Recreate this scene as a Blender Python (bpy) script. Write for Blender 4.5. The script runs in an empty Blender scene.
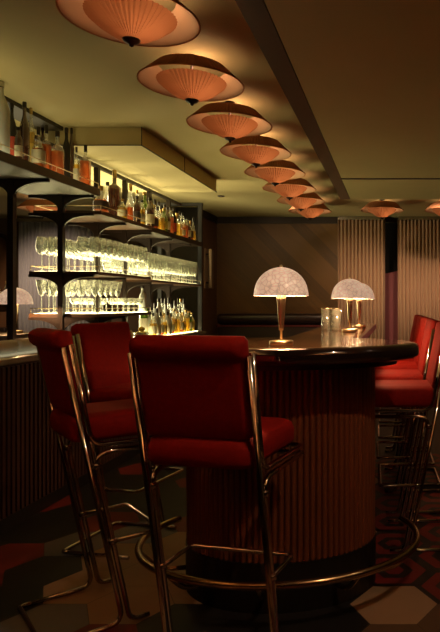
import bpy, bmesh, math, random
from mathutils import Vector, Matrix
PI = math.pi
R = math.radians
rnd = random.Random(7)
S = bpy.context.scene
C = S.collection

# ------------------------------------------------------------------ materials
def mat(name):
    m = bpy.data.materials.new(name); m.use_nodes = True
    nt = m.node_tree
    for n in list(nt.nodes): nt.nodes.remove(n)
    out = nt.nodes.new('ShaderNodeOutputMaterial')
    return m, nt, out

def N(nt, t, **kw):
    n = nt.nodes.new(t)
    for k, v in kw.items():
        if k in n.inputs: n.inputs[k].default_value = v
        else: setattr(n, k, v)
    return n

def principled(name, col, rough=.5, metal=0., coat=0., sheen=0., spec=.5, noise=0., nscale=20., bump=0., stretch=None, var=None, emit=None, es=0.):
    m, nt, out = mat(name)
    b = N(nt, 'ShaderNodeBsdfPrincipled')
    b.inputs['Base Color'].default_value = (*col, 1)
    b.inputs['Roughness'].default_value = rough
    b.inputs['Metallic'].default_value = metal
    b.inputs['Coat Weight'].default_value = coat
    b.inputs['Coat Roughness'].default_value = .06
    b.inputs['Sheen Weight'].default_value = sheen
    b.inputs['Specular IOR Level'].default_value = spec
    if sheen: b.inputs['Sheen Tint'].default_value = (1, .25, .12, 1); b.inputs['Sheen Roughness'].default_value = .4
    if emit:
        b.inputs['Emission Color'].default_value = (*emit, 1); b.inputs['Emission Strength'].default_value = es
    if noise or bump:
        tc = N(nt, 'ShaderNodeTexCoord'); mp = N(nt, 'ShaderNodeMapping')
        if stretch: mp.inputs['Scale'].default_value = stretch
        nt.links.new(tc.outputs['Object'], mp.inputs['Vector'])
        nz = N(nt, 'ShaderNodeTexNoise', Scale=nscale, Detail=5.)
        nt.links.new(mp.outputs[0], nz.inputs['Vector'])
        if noise:
            mx = N(nt, 'ShaderNodeMix', data_type='RGBA')
            c2 = var if var else tuple(c * (1 - noise) for c in col)
            mx.inputs[6].default_value = (*col, 1); mx.inputs[7].default_value = (*c2, 1)
            nt.links.new(nz.outputs[0], mx.inputs[0]); nt.links.new(mx.outputs[2], b.inputs['Base Color'])
        if bump:
            bp = N(nt, 'ShaderNodeBump', Strength=bump, Distance=.004)
            nt.links.new(nz.outputs[0], bp.inputs['Height']); nt.links.new(bp.outputs[0], b.inputs['Normal'])
    nt.links.new(b.outputs[0], out.inputs[0])
    return m

def emission(name, col, s):
    m, nt, out = mat(name)
    e = N(nt, 'ShaderNodeEmission', Strength=s); e.inputs[0].default_value = (*col, 1)
    nt.links.new(e.outputs[0], out.inputs[0])
    return m

def thin_glass(name, tint, diffuse=.12, gloss=.12, dcol=None, rough=.05):
    """clear or tinted glass: transparent + diffuse-translucent body + sharp reflection"""
    m, nt, out = mat(name)
    t = N(nt, 'ShaderNodeBsdfTransparent'); t.inputs[0].default_value = (*tint, 1)
    d = N(nt, 'ShaderNodeBsdfTranslucent'); d.inputs[0].default_value = (*(dcol or tint), 1)
    df = N(nt, 'ShaderNodeBsdfDiffuse'); df.inputs[0].default_value = (*(dcol or tint), 1)
    a = N(nt, 'ShaderNodeMixShader'); a.inputs[0].default_value = .5
    nt.links.new(d.outputs[0], a.inputs[1]); nt.links.new(df.outputs[0], a.inputs[2])
    b = N(nt, 'ShaderNodeMixShader'); b.inputs[0].default_value = diffuse
    nt.links.new(t.outputs[0], b.inputs[1]); nt.links.new(a.outputs[0], b.inputs[2])
    g = N(nt, 'ShaderNodeBsdfGlossy', Roughness=rough)
    lw = N(nt, 'ShaderNodeLayerWeight', Blend=.35)
    mul = N(nt, 'ShaderNodeMath', operation='MULTIPLY_ADD'); mul.inputs[1].default_value = .6; mul.inputs[2].default_value = gloss * .4
    nt.links.new(lw.outputs['Facing'], mul.inputs[0])
    c = N(nt, 'ShaderNodeMixShader')
    nt.links.new(mul.outputs[0], c.inputs[0])
    nt.links.new(b.outputs[0], c.inputs[1]); nt.links.new(g.outputs[0], c.inputs[2])
    nt.links.new(c.outputs[0], out.inputs[0])
    return m

def cloth_trans(name, col, tcol, w=.5):
    m, nt, out = mat(name)
    d = N(nt, 'ShaderNodeBsdfDiffuse'); d.inputs[0].default_value = (*col, 1)
    t = N(nt, 'ShaderNodeBsdfTranslucent'); t.inputs[0].default_value = (*tcol, 1)
    a = N(nt, 'ShaderNodeMixShader'); a.inputs[0].default_value = w
    nt.links.new(d.outputs[0], a.inputs[1]); nt.links.new(t.outputs[0], a.inputs[2])
    nt.links.new(a.outputs[0], out.inputs[0])
    return m

def planks(name, c1, c2, ang, width, rough=.45):
    m, nt, out = mat(name)
    tc = N(nt, 'ShaderNodeTexCoord'); mp = N(nt, 'ShaderNodeMapping')
    mp.inputs['Rotation'].default_value = (0, ang, 0)
    nt.links.new(tc.outputs['Object'], mp.inputs['Vector'])
    sx = N(nt, 'ShaderNodeSeparateXYZ'); nt.links.new(mp.outputs[0], sx.inputs[0])
    dv = N(nt, 'ShaderNodeMath', operation='DIVIDE'); dv.inputs[1].default_value = width
    nt.links.new(sx.outputs[0], dv.inputs[0])
    fl = N(nt, 'ShaderNodeMath', operation='FLOOR'); nt.links.new(dv.outputs[0], fl.inputs[0])
    wn = N(nt, 'ShaderNodeTexWhiteNoise', noise_dimensions='1D'); nt.links.new(fl.outputs[0], wn.inputs['W'])
    mp2 = N(nt, 'ShaderNodeMapping'); mp2.inputs['Scale'].default_value = (14, 14, 1.2)
    nt.links.new(mp.outputs[0], mp2.inputs['Vector'])
    nz = N(nt, 'ShaderNodeTexNoise', Scale=3., Detail=6.); nt.links.new(mp2.outputs[0], nz.inputs['Vector'])
    ad = N(nt, 'ShaderNodeMath', operation='MULTIPLY_ADD'); ad.inputs[1].default_value = .55
    nt.links.new(wn.outputs[0], ad.inputs[0])
    m5 = N(nt, 'ShaderNodeMath', operation='MULTIPLY'); m5.inputs[1].default_value = .45
    nt.links.new(nz.outputs[0], m5.inputs[0]); nt.links.new(m5.outputs[0], ad.inputs[2])
    mx = N(nt, 'ShaderNodeMix', data_type='RGBA')
    mx.inputs[6].default_value = (*c1, 1); mx.inputs[7].default_value = (*c2, 1)
    nt.links.new(ad.outputs[0], mx.inputs[0])
    b = N(nt, 'ShaderNodeBsdfPrincipled', Roughness=rough)
    nt.links.new(mx.outputs[2], b.inputs['Base Color']); nt.links.new(b.outputs[0], out.inputs[0])
    return m

def etched_shade(name, col, s):
    """lit etched-glass lamp shade: leaf-like frosting pattern that glows"""
    m, nt, out = mat(name)
    tc = N(nt, 'ShaderNodeTexCoord')
    v = N(nt, 'ShaderNodeTexVoronoi', Scale=48.); v.feature = 'DISTANCE_TO_EDGE'
    nz = N(nt, 'ShaderNodeTexNoise', Scale=16., Detail=4.)
    nt.links.new(tc.outputs['Object'], v.inputs['Vector']); nt.links.new(tc.outputs['Object'], nz.inputs['Vector'])
    mp = N(nt, 'ShaderNodeMapRange'); mp.inputs[1].default_value = 0.; mp.inputs[2].default_value = .16
    mp.inputs[3].default_value = .5; mp.inputs[4].default_value = 1.05
    nt.links.new(v.outputs['Distance'], mp.inputs[0])
    mr = N(nt, 'ShaderNodeMapRange'); mr.inputs[1].default_value = .3; mr.inputs[2].default_value = .7
    mr.inputs[3].default_value = .7; mr.inputs[4].default_value = 1.15
    nt.links.new(nz.outputs[0], mr.inputs[0])
    mu = N(nt, 'ShaderNodeMath', operation='MULTIPLY'); nt.links.new(mp.outputs[0], mu.inputs[0]); nt.links.new(mr.outputs[0], mu.inputs[1])
    ms = N(nt, 'ShaderNodeMath', operation='MULTIPLY'); ms.inputs[1].default_value = s
    nt.links.new(mu.outputs[0], ms.inputs[0])
    b = N(nt, 'ShaderNodeBsdfPrincipled', Roughness=.3)
    b.inputs['Base Color'].default_value = (.5, .42, .36, 1)
    b.inputs['Emission Color'].default_value = (*col, 1)
    nt.links.new(ms.outputs[0], b.inputs['Emission Strength']); nt.links.new(b.outputs[0], out.inputs[0])
    return m

M = {}
M['velvet'] = principled('red_velvet', (.30, .0065, .002), .8, sheen=0., noise=.35, nscale=60, bump=.15, spec=.2)
M['chrome'] = principled('chrome', (.56, .50, .46), .09, metal=1.)
M['brass'] = principled('brass', (.85, .68, .42), .3, metal=1.)
M['brass_dull'] = principled('aged_brass', (.46, .32, .17), .2, metal=1.)
M['dark_metal'] = principled('bronze_black_metal', (.022, .013, .009), .38, metal=.3)
M['counter'] = principled('polished_walnut_top', (.10, .038, .012), .16, coat=.8, noise=.5, nscale=6, stretch=(1, 8, 1))
M['counter_edge'] = principled('black_lacquer_edge', (.012, .006, .005), .12, coat=1.)
M['reed'] = principled('reeded_mahogany', (.22, .062, .022), .38, noise=.5, nscale=8, stretch=(6, 6, .6))
M['plinth'] = principled('black_plinth', (.004, .003, .003), .5)
M['ceiling'] = principled('ceiling_plaster', (.62, .515, .245), .85, noise=.08, nscale=2)
M['soffit'] = principled('brown_soffit', (.60, .48, .21), .7, noise=.12, nscale=3)
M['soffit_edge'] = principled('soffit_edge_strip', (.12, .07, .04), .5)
M['wall'] = principled('brown_wall', (.09, .055, .032), .8, noise=.15, nscale=3)
M['walldark'] = principled('dark_wall', (.014, .009, .009), .8)
M['panel'] = planks('diagonal_plank_wall', (.055, .022, .003), (.20, .088, .016), R(45), .16)
M['pillar'] = principled('walnut_pillar', (.20, .095, .045), .45, noise=.4, nscale=5, stretch=(8, 8, .6))
M['curtain'] = principled('taupe_curtain', (.46, .28, .18), .85)
M['bluecurtain'] = principled('grey_blue_curtain', (.36, .36, .42), .8, noise=.15, nscale=30)
M['bench'] = principled('dark_burgundy_leather', (.02, .008, .007), .35)
M['benchred'] = principled('burgundy_piping', (.12, .012, .012), .4)
M['burgundy'] = principled('burgundy_cloth', (.30, .08, .09), .7)
M['pleat'] = cloth_trans('pleated_silk', (.5, .27, .17), (.40, .18, .085), .5)
M['pleat_out'] = cloth_trans('pleated_silk_outer', (.46, .25, .14), (.72, .36, .16), .5)
M['shade_in'] = principled('cream_shade_lining', (.55, .36, .21), .8)
M['finial'] = principled('dark_finial', (.03, .015, .012), .3, metal=.6)
M['etched'] = etched_shade('etched_glass_shade', (1, .63, .41), .66)
M['led'] = emission('led_panel', (1, .84, .40), 10)
M['led_bottle'] = emission('led_panel_bottles', (1, .85, .38), 2.9)
M['led_low'] = emission('led_panel_warm', (1, .86, .42), 2.2)
M['shelf'] = principled('bronze_shelf', (.028, .017, .011), .3, metal=.2)
M['shelf_wood'] = principled('walnut_shelf_edge', (.10, .05, .025), .35)
M['shelf_under'] = principled('pale_shelf_underside', (.5, .5, .42), .4)
M['glass'] = thin_glass('clear_glass', (.95, .96, .93), .17, .3, (.9, .92, .8))
M['frosted'] = principled('frosted_white_bottle', (.62, .66, .64), .4)
M['amber'] = thin_glass('amber_spirit', (.62, .22, .05), .45, .25, (.62, .20, .04))
M['orange'] = thin_glass('orange_spirit', (.75, .32, .12), .5, .25, (.8, .30, .12))
M['brown'] = thin_glass('brown_bottle', (.16, .06, .03), .5, .3, (.14, .05, .025))
M['green'] = thin_glass('green_bottle', (.3, .42, .08), .45, .3, (.22, .36, .05))
M['gold'] = thin_glass('golden_spirit', (.9, .68, .2), .4, .25, (.85, .62, .18))
M['darkb'] = principled('dark_bottle', (.025, .022, .018), .15)
M['paper'] = principled('cream_label', (.72, .66, .48), .7, noise=.3, nscale=60)
M['paper2'] = principled('dark_label', (.05, .03, .025), .6)
M['paper3'] = principled('yellow_label', (.62, .46, .09), .6, noise=.3, nscale=60)
M['paperred'] = principled('red_label', (.45, .06, .03), .6)
M['cap'] = principled('black_cap', (.02, .015, .012), .35)
M['capgold'] = principled('gold_cap', (.55, .38, .14), .3, metal=.8)
M['lemon'] = principled('lemon_skin', (.8, .58, .05), .5, bump=.2, nscale=80)
M['towel'] = principled('white_towel', (.62, .62, .58), .9, bump=.3, nscale=120)
M['steel'] = principled('brushed_steel', (.5, .47, .42), .25, metal=1.)
M['f_black'] = principled('floor_black', (.010, .008, .008), .5)
M['f_beige'] = principled('floor_beige', (.40, .245, .135), .55, noise=.25, nscale=5)
M['f_red'] = principled('floor_red', (.20, .013, .010), .55, noise=.25, nscale=6)
M['f_grey'] = principled('floor_grey', (.17, .17, .19), .55, noise=.25, nscale=6)
M['f_brown'] = principled('floor_brown', (.13, .075, .04), .55, noise=.25, nscale=6)

# ------------------------------------------------------------------ mesh helpers
class MB:
    def __init__(s): s.v = []; s.f = []; s.m = []; s.sm = []
    def add(s, vs, fs, mi=0, smooth=False):
        o = len(s.v); s.v += [tuple(p) for p in vs]
        for f in fs: s.f.append([o + i for i in f]); s.m.append(mi); s.sm.append(smooth)
    def box(s, x0, x1, y0, y1, z0, z1, mi=0):
        vs = [(x, y, z) for z in (z0, z1) for y in (y0, y1) for x in (x0, x1)]
        s.add(vs, [(0, 2, 3, 1), (4, 5, 7, 6), (0, 1, 5, 4), (2, 6, 7, 3), (0, 4, 6, 2), (1, 3, 7, 5)], mi)
    def lathe(s, prof, n=20, c=(0, 0, 0), mi=0, sq=2., mfun=None, smooth=True, caps=True):
        vs = []
        for (r, z) in prof:
            for k in range(n):
                a = 2 * PI * k / n
                ca, sa = math.cos(a), math.sin(a)
                q = 1.
                if sq != 2.: q = (abs(ca) ** sq + abs(sa) ** sq) ** (-1 / sq)
                vs.append((c[0] + r * q * ca, c[1] + r * q * sa, c[2] + z))
        o = len(s.v); s.v += vs
        for i in range(len(prof) - 1):
            for k in range(n):
                k2 = (k + 1) % n
                s.f.append([o + i * n + k, o + i * n + k2, o + (i + 1) * n + k2, o + (i + 1) * n + k])
                s.m.append(mfun((prof[i][1] + prof[i + 1][1]) / 2) if mfun else mi); s.sm.append(smooth)
        if caps:
            if prof[0][0] > 1e-4: s.f.append([o + k for k in range(n)][::-1]); s.m.append(mfun(prof[0][1]) if mfun else mi); s.sm.append(False)
            l = len(prof) - 1
            if prof[l][0] > 1e-4: s.f.append([o + l * n + k for k in range(n)]); s.m.append(mfun(prof[l][1]) if mfun else mi); s.sm.append(False)
    def tube(s, pts, r, n=8, mi=0, closed=False):
        P = [Vector(p) for p in pts]; m = len(P)
        T = []
        for i in range(m):
            if closed: t = P[(i + 1) % m] - P[i - 1]
            else: t = P[min(i + 1, m - 1)] - P[max(i - 1, 0)]
            T.append(t.normalized())
        up = Vector((0, 0, 1)) if abs(T[0].z) < .9 else Vector((1, 0, 0))
        nrm = (up - T[0] * up.dot(T[0])).normalized()
        o = len(s.v)
        for i in range(m):
            nrm = (nrm - T[i] * nrm.dot(T[i])).normalized()
            b = T[i].cross(nrm)
            for k in range(n):
                a = 2 * PI * k / n
                s.v.append(tuple(P[i] + (nrm * math.cos(a) + b * math.sin(a)) * r))
        for i in range(m if closed else m - 1):
            j = (i + 1) % m
            for k in range(n):
                k2 = (k + 1) % n
                s.f.append([o + i * n + k, o + i * n + k2, o + j * n + k2, o + j * n + k]); s.m.append(mi); s.sm.append(True)
        if not closed:
            s.f.append([o + k for k in range(n)][::-1]); s.m.append(mi); s.sm.append(False)
            s.f.append([o + (m - 1) * n + k for k in range(n)]); s.m.append(mi); s.sm.append(False)
    def prism(s, poly, z0, z1, mi=0):
        n = len(poly)
        vs = [(x, y, z0) for x, y in poly] + [(x, y, z1) for x, y in poly]
        fs = [list(range(n))[::-1], [n + i for i in range(n)]] + [(i, (i + 1) % n, n + (i + 1) % n, n + i) for i in range(n)]
        s.add(vs, fs, mi)
    def build(s, name, mats, parent=None):
        me = bpy.data.meshes.new(name); me.from_pydata(s.v, [], s.f)
        if not isinstance(mats, (list, tuple)): mats = [mats]
        for m in mats: me.materials.append(m)
        me.polygons.foreach_set('material_index', s.m); me.polygons.foreach_set('use_smooth', s.sm)
        bm = bmesh.new(); bm.from_mesh(me); bmesh.ops.recalc_face_normals(bm, faces=bm.faces); bm.to_mesh(me); bm.free()
        me.update()
        o = bpy.data.objects.new(name, me); C.objects.link(o)
        if parent: o.parent = parent
        return o

def fillet(pts, r, n=5):
    P = [Vector(p) for p in pts]; out = [P[0]]
    for i in range(1, len(P) - 1):
        a, b, c = P[i - 1], P[i], P[i + 1]
        u = (a - b); w = (c - b)
        rr = r[i - 1] if isinstance(r, (list, tuple)) else r
        d = min(rr, u.length * .48, w.length * .48)
        p0 = b + u.normalized() * d; p1 = b + w.normalized() * d
        for k in range(n + 1):
            t = k / n
            out.append(p0 * (1 - t) ** 2 + b * 2 * t * (1 - t) + p1 * t * t)
    out.append(P[-1])
    return out

def bevel(o, w, seg=3):
    m = o.modifiers.new('bevel', 'BEVEL'); m.width = w; m.segments = seg; m.limit_method = 'ANGLE'
    for p in o.data.polygons: p.use_smooth = True
    return o

def thing(name, label, cat, loc=(0, 0, 0), rz=0., group=None):
    o = bpy.data.objects.new(name, None); C.objects.link(o)
    o.empty_display_size = .1
    o.location = loc; o.rotation_euler = (0, 0, rz)
    return tag(o, label, cat, group)

def tag(o, label, cat, group=None):
    o['label'] = label; o['category'] = cat
    if group: o['group'] = group
    return o

def struct(o):
    o['kind'] = 'structure'; return o

KIDS = {}
def copy_tree(o, loc, rz=0., label=None, group=None):
    r = o.copy(); C.objects.link(r)
    r.location = loc; r.rotation_euler = (0, 0, rz)
    if label: r['label'] = label
    if group: r['group'] = group
    for ch in list(o.children):
        c = ch.copy(); C.objects.link(c); c.parent = r
        for g in ch.children:
            d = g.copy(); C.objects.link(d); d.parent = c
    return r

ORD = ['first', 'second', 'third', 'fourth', 'fifth', 'sixth', 'seventh', 'eighth', 'ninth', 'tenth', 'eleventh', 'twelfth',
       'thirteenth', 'fourteenth', 'fifteenth', 'sixteenth', 'seventeenth', 'eighteenth', 'nineteenth', 'twentieth']

# ------------------------------------------------------------------ camera
H = 1.3; F = 600.; PX, PY = 396., 304.
cam = bpy.data.cameras.new('camera'); co = bpy.data.objects.new('camera', cam); C.objects.link(co)
co.location = (0, 0, H); co.rotation_euler = (PI / 2, 0, 0)
cam.sensor_width = 36; cam.lens = F / 632 * 36
cam.shift_x = -(PX - 220) / 632; cam.shift_y = (PY - 316) / 632
cam.clip_start = .02
S.camera = co

def X_at(px, d): return (px - PX) / F * d
def Z_at(py, d): return H - (py - PY) / F * d

# ------------------------------------------------------------------ setting
XL, XR, YF, YB, ZC = -7.0, 3.0, -2.2, 9.6, 2.6

def hexfloor():
    b = MB()
    b.add([(XL, YF, 0), (XR, YF, 0), (XR, YB, 0), (XL, YB, 0)], [(0, 1, 2, 3)], 0)
    r = .19; cx0, cy0 = -.01, 2.6
    def cell(q, s): return cx0 + 1.5 * r * q, cy0 + math.sqrt(3) * r * (s + (q % 2) * .5)
    def hx(x, y, rr): return [(x + rr * math.cos(PI / 3 * k), y + rr * math.sin(PI / 3 * k)) for k in range(6)]
    for q in range(-10, 8):
        for s_ in range(-5, 8):
            x, y = cell(q, s_)
            if (q - s_) % 3 == 0 and not (q == 0 and s_ == 0):
                ci = 1
            else:
                ci = [2, 2, 3, 1, 2, 4][(q * 5 + s_ * 3) % 6]
            if q == 0 and s_ == 0: ci = 1
            if q >= 0 and s_ >= 1: ci = 2
            if q == 1 and s_ in (0, ): ci = 2
            if -6 <= q <= -3 and -2 <= s_ <= 1: ci = 1
            if q == -6 and s_ in (2, 3) or (q == -7 and s_ == 2): ci = 3
            if q <= -5 and not (q == -6 and s_ in (1, 2)): ci = 2 if (q * 3 + s_) % 5 == 0 else 0
            ci = {(-6, 1): 0, (-6, 0): 0, (-6, 2): 3, (-5, 2): 3, (-7, 1): 2, (-7, 0): 2, (-5, -1): 3, (-4, -1): 2, (-5, 1): 1, (-4, 1): 1, (-4, 0): 1,
                  (-3, 0): 1, (-3, 1): 1, (-3, -1): 0, (-5, 0): 1, (-6, -1): 0, (-2, -1): 0, (-2, 0): 0, (-1, -1): 0, (-1, 0): 0, (0, -1): 4, (1, -1): 4}.get((q, s_), ci)
            if ci == 0: continue
            if ci == 2 and q < -2:
                b.add([(p[0], p[1], .0004) for p in hx(x, y, r * .995)], [tuple(range(6))], 2); continue
            if ci == 2:      # red hexagon with a black honeycomb ring
                o = hx(x, y, r * .84); b.add([(p[0], p[1], .0004) for p in o], [tuple(range(6))], 2)
                o = hx(x, y, r * .5); b.add([(p[0], p[1], .0008) for p in o], [tuple(range(6))], 0)
                o = hx(x, y, r * .26); b.add([(p[0], p[1], .0012) for p in o], [tuple(range(6))], 2)
            else:
                o = hx(x, y, r * .995); b.add([(p[0], p[1], .0004) for p in o], [tuple(range(6))], ci)
    return struct(b.build('floor', [M['f_black'], M['f_beige'], M['f_red'], M['f_grey'], M['f_brown']]))
hexfloor()

b = MB(); b.box(XL, XR, YF, YB, ZC, ZC + .1); struct(b.build('ceiling', M['ceiling']))
b = MB(); b.box(XL - .1, XL, YF, YB, 0, ZC); struct(b.build('wall_left', M['wall']))
b = MB(); b.box(XR, XR + .1, YF, YB, 0, ZC); struct(b.build('wall_right', M['wall']))
b = MB(); b.box(XL, XR, YF - .1, YF, 0, ZC); struct(b.build('wall_front', M['wall']))
b = MB(); b.box(XL, XR, YB, YB + .1, 0, ZC); struct(b.build('wall_back', M['walldark']))
# wood-panelled stretch of the back wall
b = MB(); b.box(-2.68, -.87, 8.97, YB, 0, ZC); o = struct(b.build('wall_panelled', M['panel']))
b = MB(); b.box(-2.68, -.87, 8.945, 8.969, 2.5, ZC); struct(b.build('trim_4', M['dark_metal']))
# left room back wall (behind the shelving)
b = MB(); b.box(XL, -2.9, 9.1, YB, 0, ZC); struct(b.build('wall_lounge', M['wall']))
# pillar wall at the end of the shelving
b = MB(); b.box(-3.25, -2.68, 8.09, 9.08, 0, ZC); struct(b.build('wall_pillar', M['pillar']))
b = MB(); b.box(-3.26, -2.665, 8.06, 8.089, 0, ZC - .001); struct(b.build('trim_5', principled('black_trim', (.012, .008, .006), .7)))
b = MB(); b.box(-2.679, -2.66, 8.1, 8.944, 2.5, ZC - .001); struct(b.build('trim_6', M['dark_metal']))
# long brown soffit on the right
b = MB()
b.box(-.50, XR, YF, 6.6, 2.45, ZC - .001, 0)
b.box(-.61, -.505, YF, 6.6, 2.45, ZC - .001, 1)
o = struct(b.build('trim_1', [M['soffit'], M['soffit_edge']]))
b = MB(); b.box(-.505, XR, 5.48, 5.53, 2.446, 2.4495); struct(b.build('trim_7', M['dark_metal']))
# bulkhead box above the shelving, with panel joints
b = MB()
b.box(-2.88, -1.87, 4.41, 6.25, 2.465, ZC - .001, 0)
b.box(-2.88, -1.866, 4.405, 4.41, 2.463, 2.469, 1); b.box(-1.87, -1.865, 4.405, 6.255, 2.461, 2.468, 1)
b.box(-1.87, -1.866, 4.403, 4.411, 2.463, 2.6, 1); b.box(-1.87, -1.866, 5.3, 5.306, 2.466, 2.598, 1)
struct(b.build('trim_2', [M['ceiling'], M['dark_metal']]))
# dark slot along the ceiling edge in front of the shelving
b = MB(); b.box(-2.62, -2.44, 1.5, 4.40, 2.57, ZC - .001); struct(b.build('trim_3', M['dark_metal']))

# pull handle on the pillar
t = thing('pull_handle', 'tall slim pull handle on the walnut pillar at the end of the shelving', 'handle', (-2.68, 8.55, 1.80))
b = MB(); b.box(.001, .012, -.17, .22, -.28, .28); b.build('back_plate', principled('taupe_plate', (.30, .2, .13), .4), t)
b = MB(); b.tube([(.07, -.12, -.27), (.07, -.12, .27)], .022); b.build('grip', principled('pale_bone_grip', (.72, .58, .42), .35), t)
b = MB()
for z in (-.2, .2): b.tube([(.012, -.12, z), (.07, -.12, z)], .012)
b.build('mount', M['dark_metal'], t)

# ------------------------------------------------------------------ curtains at the back right
def curtain(name, x0, x1, y, z0, z1, m, label, amp=.022, per=.055):
    t = thing(name, label, 'curtain', ((x0 + x1) / 2, y, z0))
    w = x1 - x0; n = int(w / per * 8); vs = []; fs = []
    for i in range(n + 1):
        x = -w / 2 + w * i / n
        yy = amp * math.sin(2 * PI * (x / per)) + .3 * amp * math.sin(2 * PI * x / (per * 3.3) + 1)
        vs += [(x, yy, .004), (x, yy * .6, z1 - z0)]
    for i in range(n): fs.append((2 * i, 2 * i + 2, 2 * i + 3, 2 * i + 1))
    b = MB(); b.add(vs, fs, 0, True); o = b.build('drape', m, t)
    sm = o.modifiers.new('thick', 'SOLIDIFY'); sm.thickness = .004
    b = MB(); b.box(-w / 2, w / 2, -.03, .03, z1 - z0, z1 - z0 + .05); b.build('heading_rail', M['steel'], t)
    return t
ztop = Z_at(220, 8.9)
curtain('curtain', -.86, X_at(385, 8.9), 8.9, 0, ztop, M['curtain'], 'taupe pleated curtain behind the bar lamps, left of the dark gap')
curtain('curtain', X_at(398, 8.9), 2.9, 8.9, 0, ztop, M['curtain'], 'wide taupe pleated curtain behind the right row of stools')
curtain('curtain', -5.6, -4.4, 8.9, 0, 2.52, M['bluecurtain'], 'grey blue curtain in the lounge seen through the near shelving')

# burgundy high booth panel seen in the curtain gap
t = thing('booth_seat', 'burgundy curved booth seat in the gap between the taupe curtains', 'seat', (-.05, 9.3, 0))
prof = [(-.45, .02), (-.45, 1.2)] + [(-.45 + .75 * math.sin(PI / 2 * k / 8), 1.75 + .22 * (1 - math.cos(PI / 2 * k / 8)) ) for k in range(9)] + [(.45, 1.97), (.45, .02)]
b = MB(); n = len(prof)
vs = [(x, -.05, z) for x, z in prof] + [(x, .05, z) for x, z in prof]
b.add(vs, [list(range(n)), [n + i for i in range(n)][::-1]] + [(i, (i + 1) % n, n + (i + 1) % n, n + i) for i in range(n)])
bevel(b.build('backrest', M['burgundy'], t), .02)
b = MB(); b.box(-.44, .44, -.30, -.051, .02, .45); bevel(b.build('seat_cushion', M['burgundy'], t), .03)

# ------------------------------------------------------------------ banquette along the back wall
t = thing('banquette', 'long dark burgundy leather banquette along the plank wall', 'bench', (-1.75, 8.70, 0))
b = MB(); b.box(-.85, .85, .0, .2, .1, 1.0); bevel(b.build('lower_back', M['bench'], t), .04)
b = MB(); b.box(-.86, .86, -.02, .22, 1.005, 1.16); bevel(b.build('upper_roll', M['bench'], t), .06, 4)
b = MB(); b.box(-.85, .85, -.025, -.001, .97, .995); b.build('piping', M['benchred'], t)
b = MB(); b.box(-.85, .85, -.55, -.003, .25, .47); bevel(b.build('seat', M['bench'], t), .05)
b = MB(); b.box(-.83, .83, -.5, .15, 0, .098); b.build('base', M['plinth'], t)

# ------------------------------------------------------------------ the bar
BCX, BCY = -.54, 2.72
def bar_outline(cx, cy, a, bb, xl, xr, yend, n=64, rc=.12):
    """ellipse head at the near end + narrow straight body going back"""
    tR = math.acos((xr - cx) / a); tL = math.acos((xl - cx) / a)
    pts = []
    t0, t1 = tL, 2 * PI + tR
    for k in range(n + 1):
        th = t0 + (t1 - t0) * k / n
        pts.append((cx + a * math.cos(th), cy + bb * math.sin(th)))
    for k in range(7):
        an = PI / 2 * k / 6
        pts.append((xr - rc + rc * math.cos(an), yend - rc + rc * math.sin(an)))
    for k in range(7):
        an = PI / 2 + PI / 2 * k / 6
        pts.append((xl + rc + rc * math.cos(an), yend - rc + rc * math.sin(an)))
    return pts
def offset(poly, d):
    n = len(poly); out = []
    for i in range(n):
        p, q, s_ = Vector(poly[i - 1]), Vector(poly[i]), Vector(poly[(i + 1) % n])
        e1 = (q - p).normalized(); e2 = (s_ - q).normalized()
        n1 = Vector((e1.y, -e1.x)); n2 = Vector((e2.y, -e2.x))
        m = (n1 + n2)
        if m.length < 1e-6: m = n1
        m.normalize()
        k = d / max(.5, m.dot(n1))
        out.append((q.x + m.x * k, q.y + m.y * k))
    return out
ZT = H - .172
bar = thing('bar_island', 'long bar island with rounded near end, reeded mahogany body and polished top', 'bar', (BCX, BCY, 0))
def loc(poly): return [(x - BCX, y - BCY) for x, y in poly]
out0 = loc(bar_outline(BCX, BCY, .645, .42, -.60, -.18, 5.6))
b = MB()
rings = []
prof = [(-.045, ZT), (-.02, ZT - .002), (-.006, ZT - .009), (0, ZT - .022), (.002, ZT - .046), (-.006, ZT - .060), (-.03, ZT - .068), (-.05, ZT - .068)]
n = len(out0)
o_ = 0
for d, z in prof:
    rings.append([(x, y, z) for x, y in offset(out0, d)])
vs = [p for r_ in rings for p in r_]
b.add(vs, [tuple(range(n))], 0)
b.add(vs, [[i * n + k, i * n + (k + 1) % n, (i + 1) * n + (k + 1) % n, (i + 1) * n + k] for i in range(len(prof) - 1) for k in range(n)], 1, True)
b.add(vs, [tuple(range((len(prof) - 1) * n, len(prof) * n))], 1)
b.build('countertop', [M['counter'], M['counter_edge']], bar)
b = MB(); b.prism(offset(out0, -.1), ZT - .095, ZT - .0685); b.build('counter_support', M['plinth'], bar)
# reeded body
BZ0, BZ1 = .21, ZT - .096
base = bar_outline(BCX, 2.85, .44, .33, -.50, -.28, 5.45, n=400, rc=.06)
def resample(poly, step):
    P = [Vector(p) for p in poly]; P.append(P[0]); L = [0]
    for i in range(1, len(P)): L.append(L[-1] + (P[i] - P[i - 1]).length)
    m = int(L[-1] / step); out = []; j = 0
    for k in range(m):
        s_ = L[-1] * k / m
        while L[j + 1] < s_: j += 1
        t_ = (s_ - L[j]) / max(1e-9, L[j + 1] - L[j]); out.append(P[j].lerp(P[j + 1], t_))
    return [tuple(p) for p in out]
SUB = 5
bp = resample(base, .027 / SUB); bp = bp[:len(bp) // SUB * SUB]
nr = len(bp); nn = offset(bp, 1.0)
poly = []
for i, p in enumerate(bp):
    ph = (i % SUB) / SUB
    dd = .0125 * (math.sin(PI * ph) ** .6 if ph else 0) - .011
    v = Vector(nn[i]) - Vector(p); v.normalize()
    poly.append((p[0] + v.x * dd, p[1] + v.y * dd))
lp = loc(poly)
b = MB()
vs = [(x, y, BZ0) for x, y in lp] + [(x, y, BZ1) for x, y in lp]
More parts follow.
